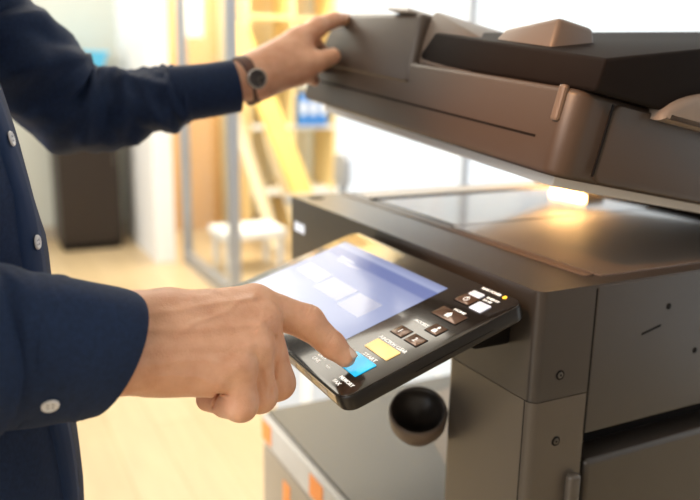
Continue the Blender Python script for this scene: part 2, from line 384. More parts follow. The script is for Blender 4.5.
# carton and tape roll left of the copier
K = tag(empty('carton', (-.96, 0.42, 0)), 'pale blue carton on the floor at the far left end of the copier', 'carton')
box('carton_body', (-.20, -.24, 0), (.20, .32, .47), M['paleblue'], K, .004)
box('flap', (-.20, .03, .47), (.20, .035, .475), M['white'], K)
box('tape_strip', (-.03, -.241, .2), (.03, .321, .473), M['white'], K)
def torus(name, c, R, r, m, parent=None, n=48, k=14):
    V = []; F = []
    for i in range(n):
        a = 2 * math.pi * i / n
        for j in range(k):
            b = 2 * math.pi * j / k; V.append((c[0] + (R + r * math.cos(b)) * math.cos(a), c[1] + (R + r * math.cos(b)) * math.sin(a), c[2] + r * math.sin(b)))
            F.append((i * k + j, ((i + 1) % n) * k + j, ((i + 1) % n) * k + (j + 1) % k, i * k + (j + 1) % k))
    me = bpy.data.meshes.new(name); me.from_pydata(V, [], F); return link(name, me, m, parent, True)
T = tag(empty('tape_roll', (-.93, 0.26, .4735)), 'orange roll of tape lying on the pale blue carton', 'tape')
o = torus('tape', (0, 0, .022), .06, .018, M['yellow'], T); torus('core', (0, 0, .022), .043, .01, M['white'], T)

# ------------------------------------------------------------------ the copier
CP = tag(empty('office_copier', (-.3, .28, 0)), 'brown-grey multifunction office copier with its document lid half raised', 'copier')
ORG = Vector((-.3, .28, 0))
def cp(o): o.location = o.location - ORG; o.parent = CP; return o
Z = 0.95
# lower body
cp(box('lower_body', (-.700, .006, .06), (-.02, .58, .53), M['taupe'], None, .004))
o = cp(box('front_rim', (-.705, -.026, .470), (-.155, .006, .524), M['pale'], None, .003)); o['label'] = 'pale grey rim with orange stickers'
for x0, x1 in ((-.700, -.655), (-.48, -.43), (-.28, -.24)):
    s = box('sticker', (x0, -.0275, .478), (x1, -.0259, .516), M['orange']); s.parent = o; s.location = (0, 0, 0)
o = cp(box('drawer_front', (-.705, -.024, .27), (-.165, .006, .464), M['taupe'], None, .004))
s = box('drawer_stripe', (-.60, -.0255, .275), (-.57, -.0238, .44), M['orange'], o)
o = cp(box('drawer_front', (-.705, -.024, .10), (-.165, .006, .262), M['pale'], None, .004))
for (x, y) in ((-.64, .06), (-.06, .06), (-.64, .53), (-.06, .53)):
    cp(cyl('caster', (x - .015, y, .03), (x + .015, y, .03), .03, M['seam']))
# output tray plate and inside of the output bay
o = cp(prism('output_tray', [(-.70, -.015), (-.155, -.015), (-.155, .56), (-.70, .56)], 'z', .5245, .5305, M['tray'], None, .0015))
o = cp(box('tray_lip', (-.17, -.0, .5305), (-.155, .56, .56), M['seam'], None, .003))
cp(box('bay_back', (-.60, .47, .53), (-.02, .58, .836), M['housing'], None, .004))
# rounded exit cover hanging inside the bay
cp(hexa('exit_ramp', [(-.62, .25, .5305), (-.17, .10, .5305), (-.17, .47, .5305), (-.62, .47, .5305), (-.62, .44, .56), (-.17, .26, .60), (-.17, .47, .60), (-.62, .47, .56)], M['lidlight'], None, .004))
BW = Vector((-0.1689, -0.0244, 0.7555)); bx_ = (CAMP0 - BW).normalized(); bax = (Vector((0, 0, 1)) * .75 + bx_ * .65).normalized()
V = []; F = []
prof = [(0, -.040), (.014, -.038), (.026, -.030), (.034, -.014), (.0355, .004), (.034, .009), (.0315, .009), (.030, .004), (.024, -.010), (0, -.016)]
for r_, z_ in prof:
    for k in range(40): V.append((r_ * math.cos(k * math.pi / 20), r_ * math.sin(k * math.pi / 20), z_))
for i in range(len(prof) - 1):
    for k in range(40): F.append((i * 40 + k, i * 40 + (k + 1) % 40, (i + 1) * 40 + (k + 1) % 40, (i + 1) * 40 + k))
mt = bax.to_track_quat('Z', 'Y').to_matrix().to_4x4(); mt.translation = BW
me = bpy.data.meshes.new('exit_cup'); me.from_pydata([tuple(mt @ Vector(v)) for v in V], [], F)
o = cp(link('exit_cup', me, M['lidlight'], None, True)); me.materials.append(M['housing'])
for p in me.polygons:
    if p.index >= 6 * 40: p.material_index = 1
# front column on the right and its seams
def lw_poly(x0, x1, y0, y1, rfr, rfl): return rrect(x0, x1, y0, y1, 0, 8, (0, 0, rfl, rfr))
o = cp(sharp(prism('front_column', lw_poly(-.152, -.0, 0, .073, .010, .016), 'z', .02, Z - .1165, M['column'])))
s = box('column_seam', (-.0118, -.0004, .02), (-.0106, .004, Z - .1165), M['seam'], o)
# upper housing (scanner)
def scanner():
    bm = bmesh.new()
    poly = rrect(-.622, 0, 0, .56, 0, 10, (.01, .004, .003, .010))
    A = [bm.verts.new((x, y, Z - .1155)) for x, y in poly]; B = [bm.verts.new((x, y, Z)) for x, y in poly]
    bm.faces.new(A[::-1]); ft = bm.faces.new(B); n = len(poly)
    for i in range(n): bm.faces.new((A[i], A[(i + 1) % n], B[(i + 1) % n], B[i]))
    bmesh.ops.bevel(bm, geom=list(ft.edges), offset=.0035, segments=3, affect='EDGES', profile=0.5)
    return from_bm('scanner_housing', bm, M['housing'])
so = cp(sharp(scanner(), 30))
so['label'] = 'brown-grey scanner unit'
# right side panel behind the seam
o = cp(box('side_panel', (-.05, .0745, Z - .163), (.0008, .60, Z - .0015), M['housing'], None, .0015))
cp(box('side_seam', (-.02, .0725, Z - .163), (.0002, .0748, Z - .004), M['seam']))
cp(box('side_recess', (-.05, .0745, Z - .20), (-.034, .60, Z - .163), M['seam']))
dr = cp(box('side_door', (-.05, .080, .06), (.001, .60, Z - .197), M['housing'], None, .006, 4))
cp(box('side_gap', (-.04, .0735, .06), (-.003, .0795, Z - .20), M['seam']))
cp(sharp(prism('side_handle', rrect(-.001, .010, .052, .068, .0045), 'z', .45, Z - .2045, M['column'], None, .004)))
# screws, pin holes and slit
for (y, z) in ((.0335, -.0901), (.0355, -.1634)):
    s = cp(cyl('screw', (-.001, y, Z + z), (.0006, y, Z + z), .0052, M['seam'], None, 28))
    torus_o = cyl('screw_head', (.0, y, Z + z), (.0013, y, Z + z), .0034, M['steel'], None, 24, .0004); torus_o.parent = s
    cyl('screw_slot', (.0, y, Z + z), (.0016, y, Z + z), .0013, M['seam'], s, 6)
for (x, y, z) in ((.0, .1797, -.0361), (.0, .2309, -.0945)):
    cp(cyl('pin_hole', (.0, y, Z + z), (.0012, y, Z + z), .0036, M['seam'], None, 20))
cp(cyl('pin_hole', (-.137, -.0006, Z - .0814), (-.137, .001, Z - .0814), .0022, M['seam'], None, 20))
o = cp(prism('vent_slit', [(.143, Z - .0638), (.1707, Z - .0575), (.1707, Z - .0551), (.143, Z - .0614)], 'x', .0, .0012, M['seam']))
# glass beds
cp(box('narrow_scan_glass', (-.600, .112, Z - .001), (-.545, .545, Z + .0022), M['mat_white'], None, .001))
cp(box('glass_rail', (-.545, .108, Z - .001), (-.534, .548, Z + .004), M['steel'], None, .001))
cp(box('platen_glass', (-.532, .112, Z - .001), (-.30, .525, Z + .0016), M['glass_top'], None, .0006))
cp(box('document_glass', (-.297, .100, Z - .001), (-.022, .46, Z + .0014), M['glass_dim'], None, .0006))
cp(box('scale_strip', (-.60, .085, Z - .001), (-.03, .096, Z + .001), M['lidlight'], None, .0005))
cp(box('rear_trim', (-.60, .50, Z - .001), (-.01, .556, Z + .006), M['liddark'], None, .002))
o = cp(box('hinge_block', (-.10, .50, Z - .001), (-.03, .56, Z + .028), M['liddark'], None, .004))
o = cp(box('hinge_block', (-.54, .50, Z - .001), (-.47, .56, Z + .028), M['liddark'], None, .004))
cp(cyl('finger_dimple', (-.585, .030, Z - .001), (-.585, .030, Z + .0006), .013, M['seam'], None, 32))
cp(cyl('pin_hole', (-.03, .094, Z - .001), (-.03, .094, Z + .0006), .003, M['seam'], None, 20))
o = cp(box('logo_plate', (-.605, -.0009, Z - .055), (-.565, .001, Z - .040), M['key_white'])); o['label'] = 'small pale name plate'
# bracket and recess behind the control panel
cp(box('panel_bracket', (-.31, -.045, Z - .066), (-.040, .001, Z - .030), M['seam'], None, .004))

# ------------------------------------------------------------------ control panel
TILT = math.radians(18)
pw = prism('control_panel', rrect(-.36, -.0045, -.1990, .0065, .014, 8), 'z', -.0170, -.0008, M['panel_side'], None, .0028)
sharp(pw, 30)
pw.rotation_euler = (TILT, 0, 0); pw.location = Vector((0, -.020, .9392)) - ORG; pw.parent = CP
pw['label'] = 'tilted black touch control panel'
CPN = pw
face = sharp(prism('panel_face', rrect(-.3592, -.0053, -.1982, .0057, .0132, 8), 'z', -.0012, 0, M['panel_face'], CPN, .0005)); face['label'] = 'glossy black face'
box('screen', (-.340, -.166, -.0002), (-.0985, -.0205, .0003), M['screen'], CPN)['label'] = 'lit lavender screen'
tiles = [(-.322, -.256, -.104, -.082), (-.250, -.186, -.112, -.084), (-.180, -.128, -.116, -.085)]
for x0, x1, y0, y1 in tiles: box('screen_icon', (x0, y0, .0003), (x1, y1, .0005), M['tile'], CPN)
for x0, x1, y in ((-.30, -.262, -.050), (-.295, -.24, -.056)): box('screen_caption', (x0, y, .0003), (x1, y + .003, .0005), M['tile'], CPN)
box('panel_groove', (-.0048, -.125, -.0105), (-.0042, -.035, -.0098), M['seam'], CPN)
box('edge_trim', (-.345, -.2000, -.011), (-.020, -.1988, -.003), M['bronze'], CPN)
for k in range(8):
    x = -.052 - k * .036
    box('edge_marker', (x, -.2005, -.0095), (x + .014, -.1999, -.0045), M['mat_white'], CPN)
def key(name, x0, x1, y0, y1, m, label=None, h=.0011, rim=True):
    if rim: box('key_rim', (x0 - .0007, y0 - .0007, -.0001), (x1 + .0007, y1 + .0007, .0004), M['seam'], CPN)
    o = sharp(prism(name, rrect(x0, x1, y0, y1, .0014, 4), 'z', 0, h, m, CPN, .0004))
    if label: o['label'] = label
    return o
key('power_key', -.0715, -.0480, -.0312, -.0168, M['key_black'])
key('glow_key', -.0685, -.0500, -.0160, -.0075, M['key_white'], 'small white key with added glow', rim=False)
key('glow_key', -.0440, -.0250, -.0335, -.0190, M['key_white'], 'white energy save key with added glow', rim=False)
key('home_key', -.0684, -.0275, -.0620, -.0462, M['key_black'])
key('access_key', -.0447, -.0255, -.0855, -.0718, M['key_black'])
key('number_key', -.0720, -.0520, -.1088, -.0953, M['key_black'])
key('number_key', -.0458, -.0250, -.1088, -.0958, M['key_black'])
key('function_clear_key', -.0700, -.0272, -.1406, -.1240, M['key_yellow'], 'yellow key', rim=False)
key('start_key', -.0665, -.0272, -.1740, -.1506, M['key_blue'], 'bright blue start key', rim=False)
P_ = M['print']
text('key_print', 'MAIN POWER', -.0662, -.0005, .0002, .0050, P_, CPN, .0305)
text('key_print', 'ENERGY', -.0450, -.0105, .0002, .0042, P_, CPN, .0190)
text('key_print', 'SAVE', -.0450, -.0155, .0002, .0042, P_, CPN, .0130)
text('key_print', 'HOME', -.0540, -.0448, .0002, .0046, P_, CPN, .0180)
text('key_print', 'ACCESS', -.0705, -.0818, .0002, .0052, P_, CPN, .0230)
text('key_print', '1', -.0635, -.1050, .0012, .0080, P_, CPN)
text('key_print', '2', -.0375, -.1052, .0012, .0080, P_, CPN)
text('key_print', 'FUNCTION CLEAR', -.0725, -.1222, .0002, .0056, P_, CPN, .0485)
text('key_print', 'START', -.0580, -.1492, .0002, .0056, P_, CPN, .0235)
text('key_print', 'MEMORY', -.0400, -.1845, .0002, .0056, P_, CPN, .0250)
text('key_print', 'FAX', -.0400, -.1915, .0002, .0056, P_, CPN, .0120)
text('key_print', 'DATA', -.0950, -.1800, .0002, .0050, P_, CPN, .0150)
text('key_print', 'LINE', -.0950, -.1865, .0002, .0050, P_, CPN, .0130)
box('status_dash', (-.070, -.1835, 0), (-.062, -.1827, .0003), P_, CPN)
sharp(cyl('power_light', (-.0295, .0008, 0), (-.0295, .0008, .0006), .0024, M['led'], CPN, 20))['label'] = 'amber indicator light'
# symbols on the keys
torus('power_symbol', (-.0597, -.0240, .0012), .0032, .0004, P_, CPN, 28, 6); box('power_symbol_bar', (-.0601, -.0240, .0011), (-.0593, -.0198, .0015), P_, CPN)
prism('home_symbol', [(-.0525, -.0545), (-.0480, -.0500), (-.0435, -.0545), (-.0448, -.0545), (-.0448, -.0582), (-.0512, -.0582), (-.0512, -.0545)], 'z', .0010, .0014, P_, CPN)
cyl('person_symbol', (-.0340, -.0757, .0009), (-.0340, -.0757, .0014), .0018, P_, CPN, 20)
prism('person_symbol', [(-.0372, -.0835), (-.0308, -.0835), (-.0314, -.0792), (-.0340, -.0780), (-.0366, -.0792)], 'z', .0010, .0014, P_, CPN)

# ------------------------------------------------------------------ raised document lid
ex = Vector((0.99624671, 0., -0.08655914)); ey = Vector((-0.01622994, 0.98226438, -0.18679745)); ez = ex.cross(ey)
LM = Matrix((ex, ey, ez)).transposed().to_4x4(); LM.translation = Vector((0, .012, 1.055)) - ORG
def lid_slab():
    return prism('document_lid', rrect(-.61, -.008, .0, .555, .012, 8, (.01, .01, .012, .022)), 'z', .004, .088, M['lid'], None, .006)
LID = sharp(lid_slab()); LID.parent = CP; LID.matrix_local = LM; LID['label'] = 'raised lid with document feeder'
box('white_mat', (-.585, .03, -.008), (-.04, .54, .004), M['mat_white'], LID, .002)['label'] = 'white pressing mat'
# side cover of the right end, a touch proud of the slab
sharp(prism('end_cover', rrect(.045, .50, .006, .084, .012, 6), 'x', -.02, -.004, M['lid'], LID, .003))
box('cover_seam', (-.0052, .0415, .012), (-.0035, .0435, .082), M['seam'], LID)
sharp(prism('end_bulge', [(.25 - .155 * math.cos(a), .078 + .048 * math.sin(a)) for a in [math.pi * k / 24 for k in range(25)]], 'x', -.03, .012, M['bulge'], LID, .008))
box('latch', (-.034, -.004, .055), (-.024, .004, .090), M['lidlight'], LID, .003)['label'] = 'pale latch'
box('front_groove', (-.58, -.0005, .036), (-.05, .002, .0385), M['liddark'], LID)
# feeder block at the left end with sloping shoulder and paper guide
sharp(hexa('feeder_cover', [(-.585, -.004, .06), (-.30, -.004, .06), (-.30, .40, .088), (-.585, .40, .088),
      (-.565, .008, .142), (-.322, .008, .150), (-.322, .38, .160), (-.565, .38, .160)], M['lid'], LID, .008))
box('feeder_label', (-.40, .0, .149), (-.345, .05, .1535), M['mat_white'], LID, .002)['label'] = 'white sticker'
sharp(hexa('feeder_shoulder', [(-.318, .01, .085), (-.19, .01, .085), (-.19, .36, .085), (-.318, .36, .085),
      (-.318, .02, .156), (-.205, .02, .128), (-.205, .34, .128), (-.318, .34, .156)], M['lidlight'], LID, .006))
sharp(hexa('paper_guide', [(-.205, .02, .100), (-.085, .02, .100), (-.085, .10, .100), (-.205, .10, .100),
      (-.180, .03, .142), (-.096, .03, .158), (-.096, .08, .158), (-.180, .08, .142)], M['lidlight'], LID, .006))
# input tray: slab whose near-black colour stands for the shaded recess, rising to the back
sharp(hexa('input_tray', [(-.320, .012, .088), (.004, .006, .088), (.000, .40, .088), (-.320, .40, .088),
      (-.290, .012, .128), (.008, .004, .118), (.004, .40, .235), (-.200, .40, .185)], M['liddark'], LID, .004))
# added glowing bar standing in for a lens flare beyond the glass
lamp = cp(box('flare_glow_bar', (-.535, .486, Z + .006), (-.455, .499, Z + .018), mat('flare_glow', (1, .7, .4), .4, emit=(1, .55, .2), estr=60), None, .001)); lamp['label'] = 'added warm glowing bar in place of a lens flare'

# ------------------------------------------------------------------ the man
PM = tag(empty('person', (-.24, -.56, 0)), 'person in a navy shirt pressing the blue key and lifting the copier lid', 'person')
PO = Vector((-.24, -.56, 0))
def pm(o): o.location = o.location - PO; o.parent = PM; return o
def A(p): return np.array(p)
VD = np.array([0.8654, -0.4452, 0.2297])
VDN = VD / np.linalg.norm(VD)
def groove(P, pts, w, amp, n=VDN):
    """raised (amp>0) or sunk line along a polyline on the side facing n"""
    Q = P - (P @ n)[:, None] * n; d = np.full(len(P), 9.0)
    for a, b in zip(pts[:-1], pts[1:]):
        a = A(a); b = A(b); a = a - (a @ n) * n; b = b - (b @ n) * n; d = np.minimum(d, cap(Q, a, b, 0, 0))
    return amp * np.exp(-(d / w) ** 2)

def right_hand(P):
    J = lambda *a: A(a)
    # forearm and palm
    d = cap(P, (-0.0466, -0.4424, 0.9644), (-0.0576, -0.3469, 0.9518), .0275, .0255)
    d = smin(d, cap(P, (-0.0198, -0.4463, 0.9431), (-0.0287, -0.3548, 0.9278), .0275, .0235), .02)
    meta = [((-0.0592, -0.3424, 0.9533), (-0.0611, -0.2686, 0.9554), .022, .0165), ((-0.0456, -0.3459, 0.9477), (-0.0442, -0.2677, 0.9459), .021, .0160),
            ((-0.0353, -0.3489, 0.9380), (-0.0278, -0.2792, 0.9315), .021, .0155), ((-0.0309, -0.3582, 0.9292), (-0.0199, -0.2978, 0.9180), .021, .0150),
            ((-0.0326, -0.3660, 0.9206), (-0.0222, -0.3191, 0.9113), .0175, .0165)]
    for a, b, r0, r1 in meta: d = smin(d, cap(P, a, b, r0, r1), .012)
    d = smin(d, cap(P, (-0.0761, -0.3308, 0.9221), (-0.0637, -0.2856, 0.9194), .022, .020), .015)
    # fingers, each kept apart from its neighbour
    idx = cap(P, (-0.0611, -0.2686, 0.9554), (-0.0543, -0.2212, 0.9345), .0168, .0150)
    idx = smin(idx, cap(P, (-0.0543, -0.2212, 0.9345), (-0.0473, -0.1994, 0.9117), .0146, .0122), .006)
    idx = smin(idx, cap(P, (-0.0473, -0.1994, 0.9117), (-0.0420, -0.1882, 0.9002), .0120, .0096), .004)
    mid = cap(P, (-0.0438, -0.2678, 0.9442), (-0.0396, -0.2551, 0.8877), .0155, .0148)
    mid = smin(mid, cap(P, (-0.0396, -0.2551, 0.8877), (-0.0662, -0.2660, 0.8666), .0142, .0125), .006)
    mid = smin(mid, cap(P, (-0.0662, -0.2660, 0.8666), (-0.0769, -0.2773, 0.8761), .0120, .0105), .004)
    rng = cap(P, (-0.0278, -0.2792, 0.9315), (-0.0277, -0.2762, 0.8844), .0148, .0140)
    rng = smin(rng, cap(P, (-0.0277, -0.2762, 0.8844), (-0.0520, -0.2877, 0.8710), .0135, .0120), .006)
    rng = smin(rng, cap(P, (-0.0520, -0.2877, 0.8710), (-0.0657, -0.2959, 0.8763), .0115, .010), .004)
    pky = cap(P, (-0.0199, -0.2978, 0.9180), (-0.0156, -0.2972, 0.8854), .0142, .0136)
    pky = smin(pky, cap(P, (-0.0156, -0.2972, 0.8854), (-0.0343, -0.3050, 0.8799), .0132, .0118), .005)
    pky = smin(pky, cap(P, (-0.0390, -0.3052, 0.8798), (-0.0508, -0.3147, 0.8794), .0110, .0105), .003)
    thb = cap(P, (-0.0713, -0.3235, 0.9181), (-0.0776, -0.2880, 0.8932), .018, .0145)
    thb = smin(thb, cap(P, (-0.0776, -0.2880, 0.8932), (-0.0787, -0.2594, 0.8742), .0135, .0105), .006)
    f = np.minimum(idx, np.minimum(mid, np.minimum(rng, pky)))
    f = smin(smin(smin(idx, mid, .0015), rng, .0015), pky, .0015)
    f = np.minimum(f, thb)
    d = smin(d, f, .006)
    front = True
    # knuckles, tendons, veins, creases
    for c, r, a in (((-0.0426, -0.2770, 0.9653), .0095, .0010), ((-0.0255, -0.2737, 0.9507), .0095, .0016), ((-0.0128, -0.2897, 0.9374), .0085, .0012), ((-0.0046, -0.3028, 0.9245), .0095, .0020), ((-0.0392, -0.2260, 0.9426), .009, .0008)):
        d = d - groove(P, [c, A(c) + 1e-5], r, a)
    for pts, w, a in (([(-0.0479, -0.3613, 0.9526), (-0.0274, -0.3214, 0.9526), (-0.0088, -0.2842, 0.9548)], .0034, .0011), ([(-0.0466, -0.3661, 0.9385), (-0.0301, -0.3332, 0.9399), (-0.0080, -0.2914, 0.9376)], .0040, .0007),
                      ([(-0.0424, -0.3635, 0.9276), (-0.0250, -0.3276, 0.9314), (-0.0098, -0.3028, 0.9226)], .0042, .0006),
                      ([(-0.0318, -0.3282, 0.9563), (-0.0278, -0.3186, 0.9596), (-0.0227, -0.3061, 0.9645), (-0.0213, -0.2997, 0.9716), (-0.0160, -0.2881, 0.9742)], .0024, .0008), ([(-0.0426, -0.3565, 0.9418), (-0.0366, -0.3435, 0.9444), (-0.0330, -0.3329, 0.9516), (-0.0318, -0.3282, 0.9563)], .0026, .0006),
                      ([(-0.0503, -0.3603, 0.9635), (-0.0331, -0.3242, 0.9688), (-0.0169, -0.2894, 0.9750)], .0028, .0008),
                      ([(-0.0335, -0.3500, 0.9201), (-0.0219, -0.3289, 0.9174), (-0.0119, -0.3140, 0.9084)], .002, .0006)):
        d = d - groove(P, pts, w, a * 1.45)
    for pts, w, a in (([(-0.0038, -0.2776, 0.9488), (0.0019, -0.2740, 0.9341), (0.0068, -0.2838, 0.8965)], .0018, .0008), ([(-0.0046, -0.2885, 0.9307), (-0.0008, -0.2875, 0.9182), (0.0040, -0.2861, 0.9027)], .0016, .0006),
                      ([(-0.0120, -0.3183, 0.9005), (-0.0123, -0.3234, 0.8919), (-0.0122, -0.3269, 0.8848)], .0012, .0022), ([(-0.0120, -0.3183, 0.9005), (-0.0076, -0.3106, 0.8991)], .0012, .0012),
                      ([(-0.0392, -0.2308, 0.9551), (-0.0389, -0.2347, 0.9466)], .0007, .0005), ([(-0.0376, -0.2277, 0.9552), (-0.0366, -0.2310, 0.9450)], .0007, .0006), ([(-0.0353, -0.2240, 0.9536), (-0.0349, -0.2279, 0.9442)], .0007, .0005),
                      ([(-0.0323, -0.2078, 0.9302), (-0.0333, -0.2141, 0.9215)], .0006, .0004), ([(-0.0306, -0.2057, 0.9277), (-0.0315, -0.2120, 0.9190)], .0006, .0004),
                      ([(-0.0595, -0.2654, 0.9645), (-0.0561, -0.2631, 0.9562)], .0008, .0004), ([(-0.0151, -0.3075, 0.9334), (-0.0136, -0.3012, 0.9397)], .0008, .0004), ([(-0.0100, -0.3079, 0.9132), (-0.0035, -0.2968, 0.9103)], .0009, .0004)):
        d = d + groove(P, pts, w, a * 1.5)
    s = P * 260
    d = d + .00022 * np.sin(s[:, 0] + 1.7 * np.sin(s[:, 1] * .6)) * np.sin(s[:, 1] * .8 + np.sin(s[:, 2])) * np.sin(s[:, 2] * .9)
    return d
def left_hand(P):
    d = cap(P, (-0.4908, -0.1774, 1.1278), (-0.4836, -0.1075, 1.1488), .020, .0265)
    d = smin(d, cap(P, (-0.4867, -0.1787, 1.1225), (-0.4715, -0.1120, 1.1381), .018, .022), .015)
    for a, b, r0, r1 in (((-0.4867, -0.1107, 1.1542), (-0.4965, -0.0431, 1.1916), .025, .0215), ((-0.4800, -0.1132, 1.1461), (-0.4861, -0.0429, 1.1748), .025, .023), ((-0.4764, -0.1103, 1.1381), (-0.4759, -0.0441, 1.1554), .022, .0205)):
        d = smin(d, cap(P, a, b, r0, r1), .014)
    idx = cap(P, (-0.4971, -0.0429, 1.1944), (-0.4975, -0.0098, 1.2164), .0185, .014)
    idx = smin(idx, cap(P, (-0.4975, -0.0098, 1.2164), (-0.5032, 0.0186, 1.2277), .0135, .0115), .005)
    idx = smin(idx, cap(P, (-0.5032, 0.0186, 1.2277), (-0.5139, 0.0436, 1.2294), .011, .0095), .004)
    thb = cap(P, (-0.4749, -0.0507, 1.1608), (-0.4680, -0.0229, 1.1669), .018, .0145)
    thb = smin(thb, cap(P, (-0.4680, -0.0229, 1.1669), (-0.4694, 0.0014, 1.1757), .0135, .0115), .005)
    mid = smin(cap(P, (-0.5070, -0.0339, 1.1837), (-0.5280, -0.0022, 1.1937), .015, .0125), cap(P, (-0.5280, -0.0022, 1.1937), (-0.5482, 0.0205, 1.1831), .012, .0105), .005)
    rng = smin(cap(P, (-0.5039, -0.0352, 1.1696), (-0.5243, -0.0070, 1.1704), .015, .012), cap(P, (-0.5243, -0.0070, 1.1704), (-0.5457, 0.0145, 1.1621), .0115, .010), .005)
    pky = smin(cap(P, (-0.5002, -0.0368, 1.1526), (-0.5118, -0.0173, 1.1471), .013, .0105), cap(P, (-0.5118, -0.0173, 1.1471), (-0.5353, 0.0015, 1.1411), .0105, .009), .005)
    f = np.minimum(np.minimum(np.minimum(idx, thb), np.minimum(mid, rng)), pky)
    return smin(d, f, .008)
def core(P):
    """the rest of the body, kept under the clothes except neck and head"""
    d = ellip(P, (-.24, -.575, 1.15), (.15, .075, .28))
    d = smin(d, cap(P, (-.24, -.57, 1.40), (-.24, -.56, 1.50), .06, .055), .04)
    for sx, el, wr in ((-.075, (-.015, -.60, 1.02), (-0.0417, -0.4300, 0.9484)), (-.40, (-0.5171, -0.3515, 1.1069), (-0.4807, -0.1707, 1.1241))):
        up = [(-.10, -.57, 1.36), (-.045, -.595, 1.22), el] if sx > -.3 else [(-.38, -.575, 1.36), (-.43, -.54, 1.32), (-0.5002, -0.4768, 1.2140), (-0.4990, -0.4132, 1.1585), el]
        for a_, b_ in zip(up[:-1], up[1:]): d = smin(d, cap(P, a_, b_, .030, .030), .015)
        d = smin(d, cap(P, el, wr, .034, .016), .02)
    for sx in (-.145, -.335):
        d = smin(d, cap(P, (sx, -.56, .88), (sx, -.55, .50), .070, .052), .04)
        d = smin(d, cap(P, (sx, -.55, .50), (sx, -.58, .09), .050, .034), .03)
    # head: skull, jaw, nose, lips, ears, tilted down towards the copier
    h = ellip(P, (-.24, -.545, 1.64), (.074, .095, .110)); h = smin(h, ellip(P, (-.24, -.50, 1.575), (.050, .052, .048)), .03)
    h = smin(h, cap(P, (-.24, -.452, 1.645), (-.24, -.432, 1.610), .009, .014), .012)
    h = smin(h, cap(P, (-.258, -.448, 1.578), (-.222, -.448, 1.578), .006, .006), .008)
    for sx in (-.316, -.164): h = smin(h, ellip(P, (sx, -.555, 1.625), (.010, .020, .032)), .006)
    for sx in (-.268, -.212): h = -smin(-h, ellip(P, (sx, -.443, 1.645), (.016, .014, .011)), .008)
    return smin(d, h, .03)
def rng_box(pts, pad): a = np.array(pts); return a.min(0) - pad, a.max(0) + pad
lo, hi = rng_box([(-0.0398, -0.4291, 0.9647), (-0.0127, -0.4338, 0.9406), (-0.0422, -0.1886, 0.9002), (-0.0691, -0.2657, 0.9564), (-0.0094, -0.2994, 0.8840), (-0.0787, -0.2594, 0.8742)], .035)
HR = nets(right_hand, lo, hi, .0012)
lo, hi = rng_box([(-0.4812, -0.1705, 1.1267), (-0.5139, 0.0436, 1.2294), (-0.5391, 0.0166, 1.1413), (-0.4909, -0.0563, 1.2101)], .035)
HL = nets(left_hand, lo, hi, .0022)
BC = nets(core, (-.50, -.72, .02), (.06, -.28, 1.78), .011)
body = pm(mesh_from('body', [HR, HL, BC], M['skin'], None))
mod = body.modifiers.new('smooth', 'SMOOTH'); mod.factor = .5; mod.iterations = 2

# eyes, hair
hr = pm(mesh_from('hair', [nets(lambda P: np.maximum(ellip(P, (-.24, -.560, 1.665), (.083, .100, .105)), (P[:, 1] + .475) + (1.70 - P[:, 2]) * 1.0), (-.35, -.70, 1.52), (-.13, -.42, 1.80), .008)], M['hair'], None))
for sx in (-.268, -.212):
    bm = bmesh.new(); bmesh.ops.create_uvsphere(bm, u_segments=16, v_segments=12, radius=.011); bmesh.ops.translate(bm, verts=bm.verts, vec=(sx, -.458, 1.645)); pm(from_bm('eye', bm, M['button'], None, True))

# fingernail on the pressing index finger
def nail(c, t, n, w, l):
    c = Vector(c); t = Vector(t).normalized(); n = Vector(n); n = (n - t * n.dot(t)).normalized(); s = t.cross(n); V = []; F = []
    for i in range(9):
        for j in range(9):
            u = i / 8 * 2 - 1; v = j / 8 * 2 - 1; ww = w * (1 - .25 * max(0, v) ** 2 - .1 * max(0, -v))
            V.append(c + t * l * v * (1 - .18 * u * u) + s * ww * u + n * (-.0042 * u * u - .0012 * v * v))
            if i and j: a = i * 9 + j; F.append((a, a - 1, a - 10, a - 9))
    me = bpy.data.meshes.new('fingernail'); me.from_pydata(V, [], F); o = link('fingernail', me, M['nail'], None, True)
    md = o.modifiers.new('s', 'SOLIDIFY'); md.thickness = .0008; md.offset = 0
    return pm(o)
p0 = Vector((-0.0460, -0.1960, 0.9087)); p1 = Vector((-0.0418, -0.1878, 0.9002)); tdir = (p1 - p0).normalized()
nn = (Vector((.55, .45, .75))).normalized(); nn = (nn - tdir * nn.dot(tdir)).normalized()
nail(p1 + nn * .0101 - tdir * .001, tdir, nn, .0066, .0072)['label'] = 'pale nail of the pressing finger'

# shirt: torso loft
from mathutils import noise as NZ
def folds(seed, amp, fz):
    def f(t, a):
        p = Vector((t * fz + .35 * math.cos(a) + seed, .55 * math.cos(a), .55 * math.sin(a) + .3 * t * fz))
        q = NZ.noise(p * 1.0) + .0; r = 1 - abs(q) * 2.6
        return amp * (r * .8 + .9 * NZ.noise(p * 2.1 + Vector((7, 3, 1))) + .25 * NZ.noise(p * 5))
    return f
def wrinkle(seed, amp, fz, fa):
    r = random.Random(seed); ph = [r.uniform(0, 6.28) for _ in range(8)]
    def f(t, a):
        return amp * (math.sin(fz * t * 6.28 + 2.0 * math.sin(a + ph[0]) + ph[1]) * (.6 + .4 * math.sin(2 * a + ph[2])) + .5 * math.sin(fz * 2.3 * t * 6.28 + fa * a + ph[3] + math.sin(3 * a + ph[4])) + .3 * math.sin(5 * a + 9 * t + ph[5]))
    return f
SHT = None
